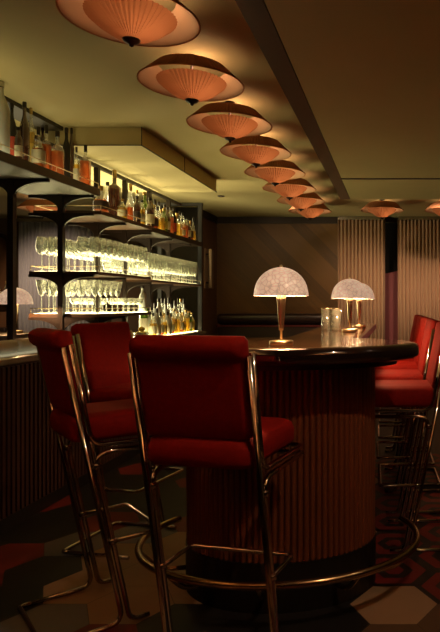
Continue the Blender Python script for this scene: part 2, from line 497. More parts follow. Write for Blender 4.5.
b.add(vs, [(i, (i + 1) % nr, nr + (i + 1) % nr, nr + i) for i in range(nr)], 0)
b.build('reeded_body', M['reed'], bar)
b = MB(); b.prism(offset(loc(bar_outline(BCX, 2.85, .44, .33, -.50, -.28, 5.45, n=60, rc=.06)), .004), .0, .208); b.build('plinth', M['plinth'], bar)
# foot rail
RZ, RCX, RCY, RA, RB = .205, -.54, 2.83, .64, .50
pts = []
for k in range(61):
    th = R(-208 + 236 * k / 60)
    pts.append((RCX - BCX + RA * math.cos(th), RCY - BCY + RB * math.sin(th), RZ))
e0 = (-.43, .28, RZ); e1 = (.43, .28, RZ)
rail = MB(); rail.tube(pts, .016, 12)
fr = rail.build('foot_rail', M['brass_dull'], bar)
for th in (200, 232, 270, 308, 340):
    a = R(th); p = Vector((RCX - BCX + RA * math.cos(a), RCY - BCY + RB * math.sin(a), RZ))
    q = Vector((RCX - BCX + .445 * math.cos(a), 2.85 - BCY + .335 * math.sin(a), .10))
    b = MB(); b.tube(fillet([p, p + (q - p) * .45 + Vector((0, 0, -.05)), q], .06), .011, 8); b.build('rail_bracket', M['brass_dull'], bar)

# ------------------------------------------------------------------ bar stools
def rounded_box_mesh(x0, x1, y0, y1, z0, z1, name, m, parent, bw):
    b = MB(); b.box(x0, x1, y0, y1, z0, z1)
    o = b.build(name, m, parent); bevel(o, bw, 4); return o
TR = .0105
def make_stool():
    t = thing('bar_stool', 'x', 'bar stool')
    L = .195
    def leg(z, off=0.): return -L * z + off
    # backrest: padded slab following the lean, with a thick roll on top
    b = MB(); sec = []
    zs = [(.855, .045), (.87, .058), (.93, .062), (1.05, .062), (1.105, .06), (1.118, .064), (1.126, .078), (1.14, .088), (1.165, .09), (1.182, .08), (1.193, .062), (1.197, .03)]
    hw = .196
    # cross-section ring for each height (rounded rectangle in x,y)
    def ring(z, th, w):
        cy = leg(z) + .018 - max(0, th - .062) / 2; pts = []; rr = min(th / 2 * .95, .04)
        for (sx, sy, a0) in ((1, 1, 0), (-1, 1, 90), (-1, -1, 180), (1, -1, 270)):
            for k in range(6):
                a = R(a0 + 90 * k / 5)
                pts.append((sx * (w - rr) + rr * math.cos(a), cy + sy * (th / 2 - rr) + rr * math.sin(a), z))
        return pts
    for z, th in zs:
        w = hw + (.009 if z > 1.12 else 0) - (.012 if z > 1.19 or z < .86 else 0)
        sec.append(ring(z, th, w))
    n = len(sec[0]); vs = [p for s_ in sec for p in s_]
    b.add(vs, [[i * n + k, i * n + (k + 1) % n, (i + 1) * n + (k + 1) % n, (i + 1) * n + k] for i in range(len(sec) - 1) for k in range(n)], 0, True)
    b.add(vs, [tuple(range(n))[::-1]], 0, True); b.add(vs, [tuple(range((len(sec) - 1) * n, len(sec) * n))], 0, True)
    b.build('backrest', M['velvet'], t)
    # seat cushion
    b = MB(); sec = []
    y0, y1 = -.188, .245
    for z, ins in ((.752, .03), (.757, .012), (.775, .0), (.82, .0), (.842, .008), (.855, .03), (.86, .07)):
        pts = []; rr = .05
        for (cx_, cy_, a0) in ((1, 1, 0), (-1, 1, 90), (-1, -1, 180), (1, -1, 270)):
            for k in range(6):
                a = R(a0 + 90 * k / 5); rx = max(rr - ins * .5, .01)
                xx = cx_ * (.196 - ins - rx) + rx * math.cos(a)
                yy = (y1 - ins - rx if cy_ > 0 else y0 + ins + rx) + rx * math.sin(a)
                pts.append((xx, yy, z))
        sec.append(pts)
    n = len(sec[0]); vs = [p for s_ in sec for p in s_]
    b.add(vs, [[i * n + k, i * n + (k + 1) % n, (i + 1) * n + (k + 1) % n, (i + 1) * n + k] for i in range(len(sec) - 1) for k in range(n)], 0, True)
    b.add(vs, [tuple(range(n))[::-1]], 0, True); b.add(vs, [tuple(range((len(sec) - 1) * n, len(sec) * n))], 0, True)
    b.build('seat', M['velvet'], t)
    xs = .212
    zb = TR + .001
    # rear legs: from the top of the back down to the floor, then back along the floor
    for sx in (-1, 1):
        b = MB()
        b.tube(fillet([(sx * xs, leg(1.135), 1.135), (sx * xs, leg(zb), zb), (sx * xs, -.25, zb)], .06, 6), TR)
        b.build('leg', M['chrome'], t)
    b = MB(); b.tube(fillet([(-xs, -.25, zb), (-xs, -.29, zb), (xs, -.29, zb), (xs, -.25, zb)], .035), TR); b.build('rear_floor_bar', M['chrome'], t)
    # second pair of legs: floor front to under the seat
    g = .026
    for sx in (-1, 1):
        b = MB()
        b.tube(fillet([(sx * xs, .10, zb), (sx * xs, leg(zb, g), zb), (sx * xs, leg(.712, g), .712), (sx * xs, .23, .712)], [.06, .07], 6), TR)
        b.build('front_leg', M['chrome'], t)
    # seat frame: continues from the back, under the seat and round its front
    b = MB()
    P = [(-xs, leg(1.145, g), 1.145), (-xs, leg(.742, g), .742), (-xs, .255, .742), (xs, .255, .742), (xs, leg(.742, g), .742), (xs, leg(1.145, g), 1.145)]
    b.tube(fillet(P, [.06, .03, .03, .06], 6), TR); b.build('seat_frame', M['chrome'], t)
    b = MB(); b.tube(fillet([(-xs, .23, .712), (-xs, .255, .712), (xs, .255, .712), (xs, .23, .712)], .02), TR); b.build('front_bar', M['chrome'], t)
    # foot rest loop
    zf = .35
    b = MB(); b.tube(fillet([(-xs, leg(zf, g), zf), (-xs, .15, zf), (xs, .15, zf), (xs, leg(zf, g), zf)], .02), .009); b.build('footrest', M['chrome'], t)
    # small clamps joining both tubes
    for sx in (-1, 1):
        for z in (.35, .66):
            b = MB(); b.lathe([(.014, -.012), (.0165, -.006), (.0165, .006), (.014, .012)], 10, (sx * xs, leg(z, g), z)); b.build('clamp', M['chrome'], t)
    return t
st = make_stool()
stools = [
    (-.63, 2.17, -12, 'nearest red velvet bar stool, its wide back turned to us at the bar end'),
    (-1.245, 2.59, -48, 'leftmost red velvet bar stool, turned sideways, its chrome foot on the floor'),
    (-1.41, 3.27, -102, 'red velvet bar stool half hidden behind the leftmost stool, facing the bar'),
    (.06, 3.35, 92, 'front red velvet bar stool of the right-hand row'),
    (.03, 3.92, 92, 'second red velvet bar stool from front in right-hand row'),
    (.02, 4.48, 92, 'third red velvet bar stool from front in right-hand row'),
    (.01, 5.04, 92, 'fourth red velvet bar stool from front in right-hand row'),
    (.0, 5.6, 92, 'farthest red velvet bar stool in the row right of the bar'),
]
for i, (x, y, a, lb) in enumerate(stools):
    if i == 0:
        st.location = (x, y, 0); st.rotation_euler = (0, 0, R(a)); st['label'] = lb; st['group'] = 'red velvet bar stools around the bar'
    else:
        copy_tree(st, (x, y, 0), R(a), lb, 'red velvet bar stools around the bar')

# ------------------------------------------------------------------ pendants
def make_pendant():
    t = thing('pendant_lamp', 'x', 'ceiling lamp')
    def pleated(prof, npl, amp):
        b = MB(); vs = []; n = npl * 2
        for (r, z, am) in prof:
            for k in range(n):
                a = 2 * PI * k / n; rr = r + (amp * am if k % 2 else -amp * am)
                vs.append((rr * math.cos(a), rr * math.sin(a), z))
        b.add(vs, [[i * n + k, i * n + (k + 1) % n, (i + 1) * n + (k + 1) % n, (i + 1) * n + k] for i in range(len(prof) - 1) for k in range(n)], 0, False)
        return b
    # outer shade: low wide pleated cone open at top and bottom
    b = pleated([(.264, .105, .5), (.238, .130, 1), (.207, .158, 1), (.172, .192, .7)], 72, .0025)
    outer = b.build('outer_shade', M['pleat_out'], t)
    b = pleated([(.259, .1045, 0), (.234, .1285, 0), (.203, .1565, 0), (.169, .1915, 0)], 36, 0)
    b.build('shade_lining', M['shade_in'], outer)
    b = MB()
    b.tube([(.264 * math.cos(2 * PI * k / 48), .264 * math.sin(2 * PI * k / 48), .105) for k in range(48)], .004, 6, closed=True)
    b.build('rim', M['pleat_out'], outer)
    # inner shade: pleated cone pointing down
    b = pleated([(.173, .118, .6), (.165, .105, 1), (.12, .066, 1), (.07, .035, 1), (.03, .016, .4)], 48, .006)
    inner = b.build('inner_shade', M['pleat'], t)
    b = MB(); b.lathe([(.0, -.012), (.008, -.008), (.01, 0), (.028, .008), (.036, .018), (.034, .022)], 16); b.build('finial', M['finial'], t)
    # ceiling canopy and stem
    b = MB(); b.lathe([(.008, .04), (.008, .225), (.03, .228), (.033, .2485)], 16); b.build('ceiling_stem', M['finial'], t)
    l = bpy.data.lights.new('bulb_light', 'POINT'); l.energy = 1.4; l.color = (1, .60, .34); l.shadow_soft_size = .03
    lo = bpy.data.objects.new('bulb_light', l); C.objects.link(lo); lo.parent = t; lo.location = (.03, 0, .135)
    return t
ZP = 2.35
pd = make_pendant()
PXX = -1.07
first = True
def pend(x, y, lb, grp='pleated pendant lamps on the ceiling'):
    global first
    if first:
        pd.location = (x, y, ZP); pd['label'] = lb; pd['group'] = grp; first = False
    else: copy_tree(pd, (x, y, ZP), 0, lb, grp)
pn = ['nearest and largest pleated pendant lamp at the top of the photo', 'second pleated pendant lamp from the front of the ceiling row',
      'third pleated pendant lamp from the front of the ceiling row', 'fourth pleated pendant lamp from the front of the ceiling row',
      'fifth pleated pendant lamp from the front of the ceiling row', 'sixth pleated pendant lamp from the front of the ceiling row',
      'seventh pleated pendant lamp from the front of the ceiling row', 'farthest and lowest pleated pendant lamp of the long ceiling row']
for n_ in range(8):
    pend(PXX, (3.37 + n_) * .72, pn[n_])
for k in range(4):  # row carried on out of view, added with brighter bulbs as room light
    o = copy_tree(pd, (PXX, (3.37 - 1 - k) * .72, ZP), 0, f'added unseen pendant lamp over the viewpoint, {ORD[k]} nearer than the photo shows', 'pleated pendant lamps on the ceiling')
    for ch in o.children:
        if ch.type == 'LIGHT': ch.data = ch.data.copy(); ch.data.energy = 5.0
for k in range(2):  # unseen pendants added to light the back of the leftmost stool
    o = copy_tree(pd, (-2.2, 1.3 - .9 * k, ZP), 0, f'added unseen pendant lamp left of the viewpoint, {ORD[k]} nearer than the photo shows', 'pleated pendant lamps on the ceiling')
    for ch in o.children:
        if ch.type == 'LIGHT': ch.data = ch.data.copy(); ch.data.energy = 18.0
pend(-.17, 7.4, 'pleated pendant lamp in front of the curtain gap beyond the brown soffit')
pend(.62, 7.4, 'pleated pendant lamp at the right edge beyond the brown soffit')
pend(-4.3, 7.3, 'pleated pendant lamp in the lounge seen under the near shelf')
for k in range(3):   # unseen low pendants added beside the viewpoint, stronger bulbs to light bar and stools
    o = copy_tree(pd, (.95, .75 - .75 * k, 2.20), 0, f'added unseen pendant lamp under the brown soffit, {ORD[k]} from the bar', 'added pendant lamps under the soffit')
    for ch in o.children:
        if ch.type == 'LIGHT': ch.data = ch.data.copy(); ch.data.energy = 13.0

# ------------------------------------------------------------------ table lamps
def make_lamp():
    t = thing('table_lamp', 'x', 'table lamp')
    b = MB(); b.lathe([(.047, 0), (.05, .004), (.05, .016), (.046, .02), (.02, .0215), (.006, .024)], 28); b.build('base', M['brass'], t)
    b = MB(); b.lathe([(.005, .022), (.005, .06), (.010, .064), (.0105, .075), (.019, .19), (.0205, .208), (.012, .212)], 20); b.build('stem', M['brass'], t)
    b = MB(); pr = [(.112, .214)]
    pr = [(.1115, .206), (.113, .208), (.1125, .216)] + [(.1115 * math.cos(PI / 2 * k / 10), .214 + .112 * math.sin(PI / 2 * k / 10)) for k in range(1, 10)] + [(.004, .3262)]
    b.lathe(pr, 40, caps=False); sh = b.build('lamp_shade', M['etched'], t)
    b = MB(); b.lathe([(.006, .3255), (.008, .33), (.006, .335), (0, .337)], 10); b.build('finial', M['brass'], t)
    l = bpy.data.lights.new('bulb_light', 'POINT'); l.energy = 18.0; l.color = (1, .58, .28); l.shadow_soft_size = .03
    lo = bpy.data.objects.new('bulb_light', l); C.objects.link(lo); lo.parent = t; lo.location = (0, 0, .245)
    return t
lp_ = make_lamp()
ls = [(-.48, 2.51, ZT, 1., 'brass table lamp with lit domed etched shade at the near rounded end of the bar'),
      (-.282, 3.66, ZT, 1., 'middle brass table lamp with lit domed shade farther along the bar'),
      (-.268, 4.35, ZT, 1., 'farthest brass table lamp on the bar, mostly hidden behind the middle one')]
for i, (x, y, z, s_, lb) in enumerate(ls):
    if i == 0: o = lp_; o.location = (x, y, z); o['label'] = lb; o['group'] = 'domed brass table lamps'
    else: o = copy_tree(lp_, (x, y, z), .7 * i, lb, 'domed brass table lamps')

# tumblers on the bar
def make_tumbler():
    t = thing('highball_glass', 'x', 'glass')
    b = MB(); vs = []
    b.lathe([(.026, 0), (.028, .004), (.032, .145), (.0305, .145), (.0265, .012), (.0, .011)], 24, caps=True); b.build('fluted_glass', M['glass'], t)
    b = MB(); b.lathe([(.0325, .1395), (.0328, .1425), (.0325, .1455)], 24, caps=False); b.build('gilt_rim', M['brass'], t)
    return t
tb = make_tumbler()
for i, (x, y, lb) in enumerate([(-.455, 3.9, 'leftmost tall highball glass in the cluster beside the middle bar lamp'),
                                (-.385, 3.87, 'rightmost tall highball glass in the cluster beside the middle bar lamp'),
                                (-.425, 3.97, 'rear tall highball glass in the cluster beside the middle bar lamp')]):
    if i == 0: tb.location = (x, y, ZT + .0005); tb['label'] = lb; tb['group'] = 'highball glasses on the bar'
    else: copy_tree(tb, (x, y, ZT + .0005), .3, lb, 'highball glasses on the bar')

# ------------------------------------------------------------------ back counter
ZK = .94
KS = .85
_before = set(bpy.data.objects)
t = thing('back_counter', 'long dark back counter with stone top under the shelving', 'counter', (-2.9, 5.8, 0))
b = MB(); b.box(-.38, .36, -2.6, 2.25, ZK - .04, ZK); bevel(b.build('stone_top', M['towel'] if False else principled('pale_stone', (.42, .40, .34), .25, noise=.4, nscale=9), t), .006)
b = MB(); b.box(-.34, .31, -2.58, 2.24, -.12, ZK - .041)
b.build('cabinet_body', principled('ribbed_dark_front', (.045, .02, .013), .45), t)
b = MB()
for k in range(96):
    y = -2.57 + k * .05; b.box(.311, .323, y, y + .03, -.11, ZK - .06)
b.build('ribbed_front', principled('ribbed_dark_slats', (.06, .024, .016), .4), t)
b = MB(); b.box(-.32, .28, -2.56, 2.22, -H * (1 - KS) / KS, -.121); b.build('kickboard', M['plinth'], t)
b = MB(); b.box(-.37, -.06, -1.7, -.64, ZK + .0005, ZK + .12); b.build('raised_ledge', M['dark_metal'], t)
lamp4 = copy_tree(lp_, (-3.13, 4.93, ZK + .1205), 0, 'brass table lamp with lit domed shade on the ledge behind the near shelving post', 'domed brass table lamps')
lamp4.scale = (1.15, 1.15, 1.15)
# rolled towels on the counter
for i, (y, x, lb) in enumerate([(4.15, -2.72, 'nearer rolled white towel on the back counter at left edge'), (4.5, -2.74, 'farther rolled white towel on the back counter near the thin post')]):
    b = MB(); vs = []
    spiral = [(.045 + .0, 0)]
    b.lathe([(.02, -.14), (.045, -.138), (.05, -.13), (.05, .13), (.045, .138), (.02, .14)], 20)
    o = b.build('rolled_towel', M['towel']); o.rotation_euler = (PI / 2, 0, 0); o.location = (x - .02, y, ZK + .0555)
    tag(o, lb, 'towel', 'rolled towels on the back counter')

# ------------------------------------------------------------------ shelving
sh = thing('back_bar_shelving', 'tall open bronze shelving unit with lit shelves of bottles and glasses', 'shelving', (-2.9, 5.8, 0))
OX, OY = -2.9, 5.8
XF = -2.6; HD = .3
posts = [4.53, 5.2, 5.82, 6.42, 7.05, 7.65]
for d in posts:
    b = MB(); b.box(-.022, .022, d - OY - .022, d - OY + .022, ZK + .001, 2.62); b.build('post', M['dark_metal'], sh)
b = MB(); b.box(-.02, .02, 3.3 - OY, 8.05 - OY, 2.6205, 2.65); b.build('top_rail', M['dark_metal'], sh)
for sx in (-.27, .27):
    b = MB(); b.box(sx - .025, sx + .025, 8.04 - OY, 8.09 - OY, ZK + .001, 2.62); b.build('end_post', M['plinth'], sh)
b = MB(); b.box(-.30, .30, 8.04 - OY, 8.09 - OY, 2.6205, 2.66); b.build('end_beam', M['plinth'], sh)
def shelf(d0, d1, z0, z1, edge, lit=None, rail=True, under=None):
    b = MB(); y0, y1 = d0 - OY, d1 - OY
    b.box(-HD, HD, y0, y1, z0, z1, 0)
    if under: b.box(-HD + .02, HD - .012, y0 + .012, y1 - .012, z0 - .002, z0 - .0005, 1)
    o = b.build('shelf', [edge, under or edge], sh)
    if lit:
        b = MB()
        b.box(.05, HD - .03, y0 + .02, y1 - .02, z1 + .0002, z1 + .002); b.box(-HD + .03, -.05, y0 + .02, y1 - .02, z1 + .0002, z1 + .002)
        b.build('light_panel', lit, o)
    if rail:
        b = MB()
        for sx in (HD - .008, -HD + .008):
            b.tube([(sx, y0 + .01, z1 + .045), (sx, y1 - .01, z1 + .045)], .0035, 6)
            k = 0
            nst = max(2, int((y1 - y0) / .3) + 1)
            for k in range(nst):
                yy = y0 + .012 + (y1 - y0 - .024) * k / (nst - 1)
                b.tube([(sx, yy, z1), (sx, yy, z1 + .045)], .003, 6)
        b.tube([(-HD + .008, y0 + .01, z1 + .045), (HD - .008, y0 + .01, z1 + .045)], .0035, 6)
        b.build('gallery_rail', M['brass'], o)
    return o
def bracket(d, z, hd=.28, drop=.13):
    """pair of arms left and right of the post with a concave curved underside"""
    b = MB(); y0, y1 = d - OY - .012, d - OY + .012
    for s_ in (-1, 1):
        top = [(s_ * .0225, 0), (s_ * hd, 0), (s_ * hd, -.022)]
        for k in range(1, 9):
            a = PI / 2 * k / 8
            top.append((s_ * (hd - .03 - (hd - .03 - .0225) * math.sin(a)), -.022 - (drop - .022) * (1 - math.cos(a))))
        m = len(top)
        vs = [(x, y0, z + zz) for x, zz in top] + [(x, y1, z + zz) for x, zz in top]
        b.add(vs, [list(range(m)), [m + i for i in range(m)][::-1]] + [(i, (i + 1) % m, m + (i + 1) % m, m + i) for i in range(m)])
    b.build('bracket', M['dark_metal'], sh)
ZS1 = 2.31
shelf(3.3, 5.27, 2.245, ZS1, M['shelf'], M['led_low'], True, M['shelf_under'])
ZS2 = 2.125
shelf(5.29, 6.40, 2.09, ZS2, M['shelf_wood'], M['led_bottle'], True)
shelf(6.41, 8.03, 2.07, ZS2, M['shelf'], M['led_bottle'], False)
ZS3 = 1.585
shelf(5.2 + .03, 6.38, 1.557, ZS3, M['shelf_wood'], M['led'], True)
shelf(6.40, 8.02, 1.535, 1.56, M['shelf_wood'], M['led'], True)
ZS4 = 1.215
shelf(5.2 + .03, 6.38, 1.185, ZS4, M['shelf_wood'], M['led'], True)
for d in posts[:2]: bracket(d, 2.2425)
for d in posts[2:]: bracket(d, 2.0875 if d < 6.41 else 2.0675)
bracket(5.2, 2.087)
for d in posts[1:]: bracket(d, 1.556 if d < 6.4 else 1.534)
for d in posts[1:4]: bracket(d, 1.184 if d < 6.4 else 1.184) if d < 6.4 else None
# lit strip on the back counter under the far bay
b = MB(); b.box(.04, .26, 6.45 - OY, 8.0 - OY, ZK + .001, ZK + .004); o = b.build('counter_light_panel', M['led'], sh)

# ------------------------------------------------------------------ glasses
def make_wine():
    t = thing('wine_glass', 'x', 'glass')
    b = MB(); b.lathe([(.004, .15), (.022, .155), (.042, .18), (.050, .215), (.047, .255), (.038, .305), (.037, .305), (.046, .255), (.0485, .215), (.040, .182), (.02, .158), (0, .154)], 18, caps=False)
    b.build('bowl', M['glass'], t)
    b = MB(); b.lathe([(.038, 0), (.038, .003), (.01, .008), (.0042, .02), (.004, .15), (0, .1505)], 12); b.build('stem', M['glass'], t)
    return t
def make_v():
    t = thing('cocktail_glass', 'x', 'glass')
    b = MB(); b.lathe([(.004, .15), (.02, .17), (.048, .295), (.047, .295), (.018, .172), (0, .155)], 18, caps=False); b.build('bowl', M['glass'], t)
    b = MB(); b.lathe([(.038, 0), (.038, .003), (.01, .008), (.0042, .02), (.004, .15), (0, .1505)], 12); b.build('stem', M['glass'], t)
    return t
def make_coupe():
    t = thing('coupe_glass', 'x', 'glass')
    b = MB(); b.lathe([(.004, .075), (.025, .08), (.045, .105), (.05, .14), (.049, .14), (.043, .107), (.024, .083), (0, .079)], 18, caps=False); b.build('bowl', M['glass'], t)
    b = MB(); b.lathe([(.036, 0), (.036, .003), (.01, .008), (.0042, .018), (.004, .075), (0, .0755)], 12); b.build('stem', M['glass'], t)
    return t
def make_flute():
    t = thing('champagne_flute', 'x', 'glass')
    b = MB(); b.lathe([(.004, .10), (.02, .115), (.030, .16), (.031, .22), (.027, .29), (.026, .29), (.03, .22), (.029, .162), (.018, .118), (0, .105)], 14, caps=False); b.build('bowl', M['glass'], t)
    b = MB(); b.lathe([(.034, 0), (.034, .003), (.01, .008), (.0042, .02), (.004, .10), (0, .1005)], 12); b.build('stem', M['glass'], t)
    return t
ROWS = [(-2.665, 'front row'), (-2.775, 'second row'), (-3.03, 'third row'), (-3.135, 'back row')]
def rows(proto, kind, d0, n, step, z, where, grp, rws=ROWS):
    firstone = True
    for x, rn in rws:
        for k in range(n):
            y = d0 + k * step
            lb = f'{kind} {ORD[k]} from near end, {rn}, {where}'
            p = (x + rnd.uniform(-.004, .004), y + rnd.uniform(-.004, .004), z)
            if firstone:
                proto.location = p; proto['label'] = lb; proto['group'] = grp; firstone = False
            else: copy_tree(proto, p, 0, lb, grp)
rows(make_wine(), 'tall wine glass,', 5.31, 10, .112, ZS3 + .0025, 'upper near shelf', 'wine glasses on the upper near shelf')
rows(make_flute(), 'slim champagne flute,', 6.47, 19, .082, 1.5625, 'upper far shelf', 'champagne flutes on the upper far shelf')
rows(make_v(), 'tall flared cocktail glass,', 5.31, 5, .108, ZS4 + .0025, 'lower shelf', 'flared glasses on the lower shelf')
rows(make_coupe(), 'small coupe glass,', 5.87, 4, .112, ZS4 + .0025, 'lower shelf beyond the tall glasses', 'coupe glasses on the lower shelf')

# ------------------------------------------------------------------ bottles
SHAPES = {
 'round':   (2., [(.90, 0), (1, .02), (1, .55), (.92, .62), (.5, .70), (.30, .74), (.28, .92)], .17, .50),
 'square':  (6., [(.92, 0), (1, .02), (1, .60), (.9, .66), (.45, .70), (.30, .73), (.30, .88)], .17, .55),
 'decanter':(3., [(.80, 0), (.95, .03), (1, .28), (.85, .48), (.5, .60), (.28, .70), (.26, .86)], .13, .42),
 'slim':    (2., [(.92, 0), (1, .02), (1, .62), (.8, .70), (.42, .80), (.36, .95)], .18, .55),
 'wine':    (2., [(.92, 0), (1, .02), (1, .58), (.85, .66), (.45, .76), (.36, .80), (.36, .96)], .18, .62),
 'globe':   (2., [(.70, 0), (.95, .06), (1, .25), (.9, .42), (.55, .58), (.3, .68), (.26, .88)], .13, .42),
}
BC = {}
def bottle(shape, m, labm, capm, r, h):
    key = (shape, m, labm, capm)
    t = thing('bottle', 'x', 'bottle')
    sq, prof, l0, fill = SHAPES[shape]
    if key not in BC:
        b = MB(); b.lathe([(p[0], p[1]) for p in prof], 20, sq=sq, mfun=lambda z: 0 if z < fill or m in ('frosted', 'darkb', 'brown', 'green') else 1)
        a = b.build('glass_body', [M[m], M['glass']], t)
        c = None
        if labm:
            b = MB(); b.lathe([(1.025, .12), (1.025, .44)], 20, sq=sq, caps=False); c = b.build('paper_label', M[labm], t)
        top = prof[-1]
        b = MB(); cr = top[0] * 1.22
        b.lathe([(cr * .95, top[1] - .05), (cr, top[1] - .04), (cr, 1 - .012), (cr * .9, 1)], 14); d = b.build('cap', M[capm], t)
        BC[key] = [x for x in (a, c, d) if x]
        kids = BC[key]
    else:
        kids = []
        for s_ in BC[key]:
            k = s_.copy(); C.objects.link(k); k.parent = t; kids.append(k)
    for k in kids: k.scale = (r, r, h)
    return t
def put(shape, m, labm, capm, px, ytop, wpx, x, zsh, label, grp, rz=0.):
    d = x * F / (px - PX)
    h = Z_at(ytop, d) - zsh
    r = wpx / 2 / F * d
    if shape in ('square',): r *= .92
    t = bottle(shape, m, labm, capm, r, h)
    t.location = (x, d, zsh); t.rotation_euler = (0, 0, rz); t['label'] = label; t['group'] = grp
    return t
G1 = 'bottles on the high near shelf'
z1 = ZS1 + .0025
put('slim', 'frosted', None, 'steel', 0, 80, 17, -2.72, z1, 'big frosted white bottle at left edge of the high near shelf', G1)
M_ = put
put('wine', 'darkb', 'paperred', 'cap', 12, 103, 8, -2.78, z1, 'dark green bottle with red band next to the frosted white one', G1)
put('slim', 'brown', 'paper', 'cap', 18.5, 127, 7, -2.67, z1, 'short bottle with tall cream label at the front of the high near shelf', G1)
put('wine', 'brown', None, 'cap', 24.5, 102, 9, -2.74, z1, 'tall dark brown bottle right of the short cream labelled one', G1)
put('slim', 'gold', 'paper3', 'capgold', 31, 108, 6.5, -2.80, z1, 'tall yellow bottle behind the amber decanter on the high near shelf', G1)
put('decanter', 'amber', 'paper', 'cap', 38.5, 127, 11, -2.68, z1, 'amber decanter bottle with small cream label on the high near shelf', G1)
put('square', 'amber', None, 'cap', 46.5, 125, 9, -2.74, z1, 'square amber bottle with black stopper beside the labelled decanter', G1, .3)
put('round', 'orange', None, 'cap', 57.5, 131, 12, -2.70, z1, 'broad orange spirit bottle with rounded shoulders on the high near shelf', G1)
put('wine', 'darkb', None, 'cap', 66.5, 128, 8, -2.72, z1, 'tall black bottle right of the broad orange one', G1)
put('slim', 'brown', None, 'cap', 71.5, 128, 5.5, -2.79, z1, 'thin dark brown bottle behind the black one on the high near shelf', G1)
put('round', 'gold', 'paper', 'cap', 76.5, 147, 6, -2.75, z1, 'small golden bottle second from the far end of the high near shelf', G1)
put('square', 'orange', None, 'cap', 85.5, 145, 9.5, -2.67, z1, 'square orange bottle last at the far end of the high near shelf', G1, .2)
G2 = 'bottles on the far bottle shelf'
z2 = ZS2 + .0025
put('decanter', 'orange', 'paper2', 'capgold', 101, 186, 13, -2.69, z2, 'squat orange decanter below the end of the high near shelf', G2)
put('square', 'brown', None, 'capgold', 114.5, 170, 12, -2.76, z2, 'tallest square brown bottle with pale top on the far bottle shelf', G2, .2)
put('round', 'gold', 'paper', 'capgold', 122.5, 199, 9, -2.66, z2, 'short pale golden bottle at the shelf front beside the tallest brown bottle', G2)
put('globe', 'amber', None, 'capgold', 130.5, 184, 11, -2.78, z2, 'round bellied amber bottle with long gold neck on the far bottle shelf', G2)
put('slim', 'brown', 'paper2', 'cap', 137, 196, 7, -2.67, z2, 'small brown bottle in front of the round bellied amber bottle', G2)
put('slim', 'gold', 'paper', 'cap', 142, 200, 6, -2.66, z2, 'slender golden bottle left of the green bottle', G2)
put('wine', 'green', None, 'capgold', 144.5, 192, 7.5, -2.78, z2, 'bright green bottle on the far bottle shelf', G2)
kinds = [('wine', 'brown', 'paper', 'cap', 'dark brown wine shaped bottle'), ('round', 'amber', 'paper', 'cap', 'round amber bottle with cream label'),
         ('square', 'gold', None, 'capgold', 'square golden bottle'), ('decanter', 'amber', 'paper2', 'capgold', 'squat amber decanter'),
         ('slim', 'orange', None, 'cap', 'slim orange bottle'), ('wine', 'green', 'paper3', 'capgold', 'green bottle with yellow label'),
         ('globe', 'gold', None, 'cap', 'round bellied golden bottle'), ('slim', 'darkb', 'paperred', 'cap', 'slim black bottle with red label')]
cnt = {}
i = 0
d = 6.52
while d < 7.97:
    for x, rn in ((-2.67, 'front'), (-2.775, 'second')):
        if i < 3 and rn == 'second': continue
        kd = kinds[(i * 3 + (1 if x < -2.7 else 0) + i // 3) % len(kinds)]
        r = rnd.uniform(.034, .045); h = rnd.uniform(.21, .33) if rn == 'front' else rnd.uniform(.28, .38)
        t = bottle(kd[0], kd[1], kd[2], kd[3], r, h); t.location = (x, d + rnd.uniform(-.01, .01), z2); t.rotation_euler = (0, 0, rnd.random())
        t['label'] = f'{kd[4]}, {ORD[i]} in the {rn} row beyond bright green bottle'; t['group'] = G2
    i += 1; d += .098
for px, yt, w_, kd, lb in [(7, 118, 8, ('wine', 'brown', None, 'capgold'), 'dark brown bottle in the rear row behind the big frosted bottle'),
        (28, 104, 7, ('wine', 'gold', 'paper3', 'capgold'), 'golden wine shaped bottle in the rear row behind the tall dark brown one'),
        (42.5, 122, 7, ('slim', 'brown', 'paper2', 'cap'), 'slim brown bottle in the rear row behind the labelled amber decanter'),
        (52.5, 126, 7, ('round', 'amber', 'paper', 'cap'), 'amber bottle in the rear row left of the broad orange bottle'),
        (62.5, 128, 6, ('slim', 'gold', None, 'cap'), 'slim golden bottle in the rear row right of the broad orange bottle'),
        (80.5, 140, 6, ('wine', 'brown', None, 'cap'), 'dark brown bottle in the rear row behind the square orange one')]:
    put(kd[0], kd[1], kd[2], kd[3], px, yt, w_, -3.0, z1, lb, G1)
for px, yt, w_, kd, lb in [(107.5, 182, 8, ('wine', 'amber', 'paper', 'cap'), 'amber wine shaped bottle in the rear row left of the tallest brown bottle'),
        (120, 188, 7, ('round', 'brown', 'paper', 'cap'), 'brown bottle in the rear row right of the tallest square brown bottle'),
        (127, 190, 6, ('slim', 'amber', None, 'cap'), 'slim amber bottle in the rear row left of the round bellied one'),
        (137, 190, 6, ('wine', 'gold', 'paper', 'capgold'), 'golden wine shaped bottle in the rear row behind the small brown one')]:
    put(kd[0], kd[1], kd[2], kd[3], px, yt, w_, -2.985, z2, lb, G2)
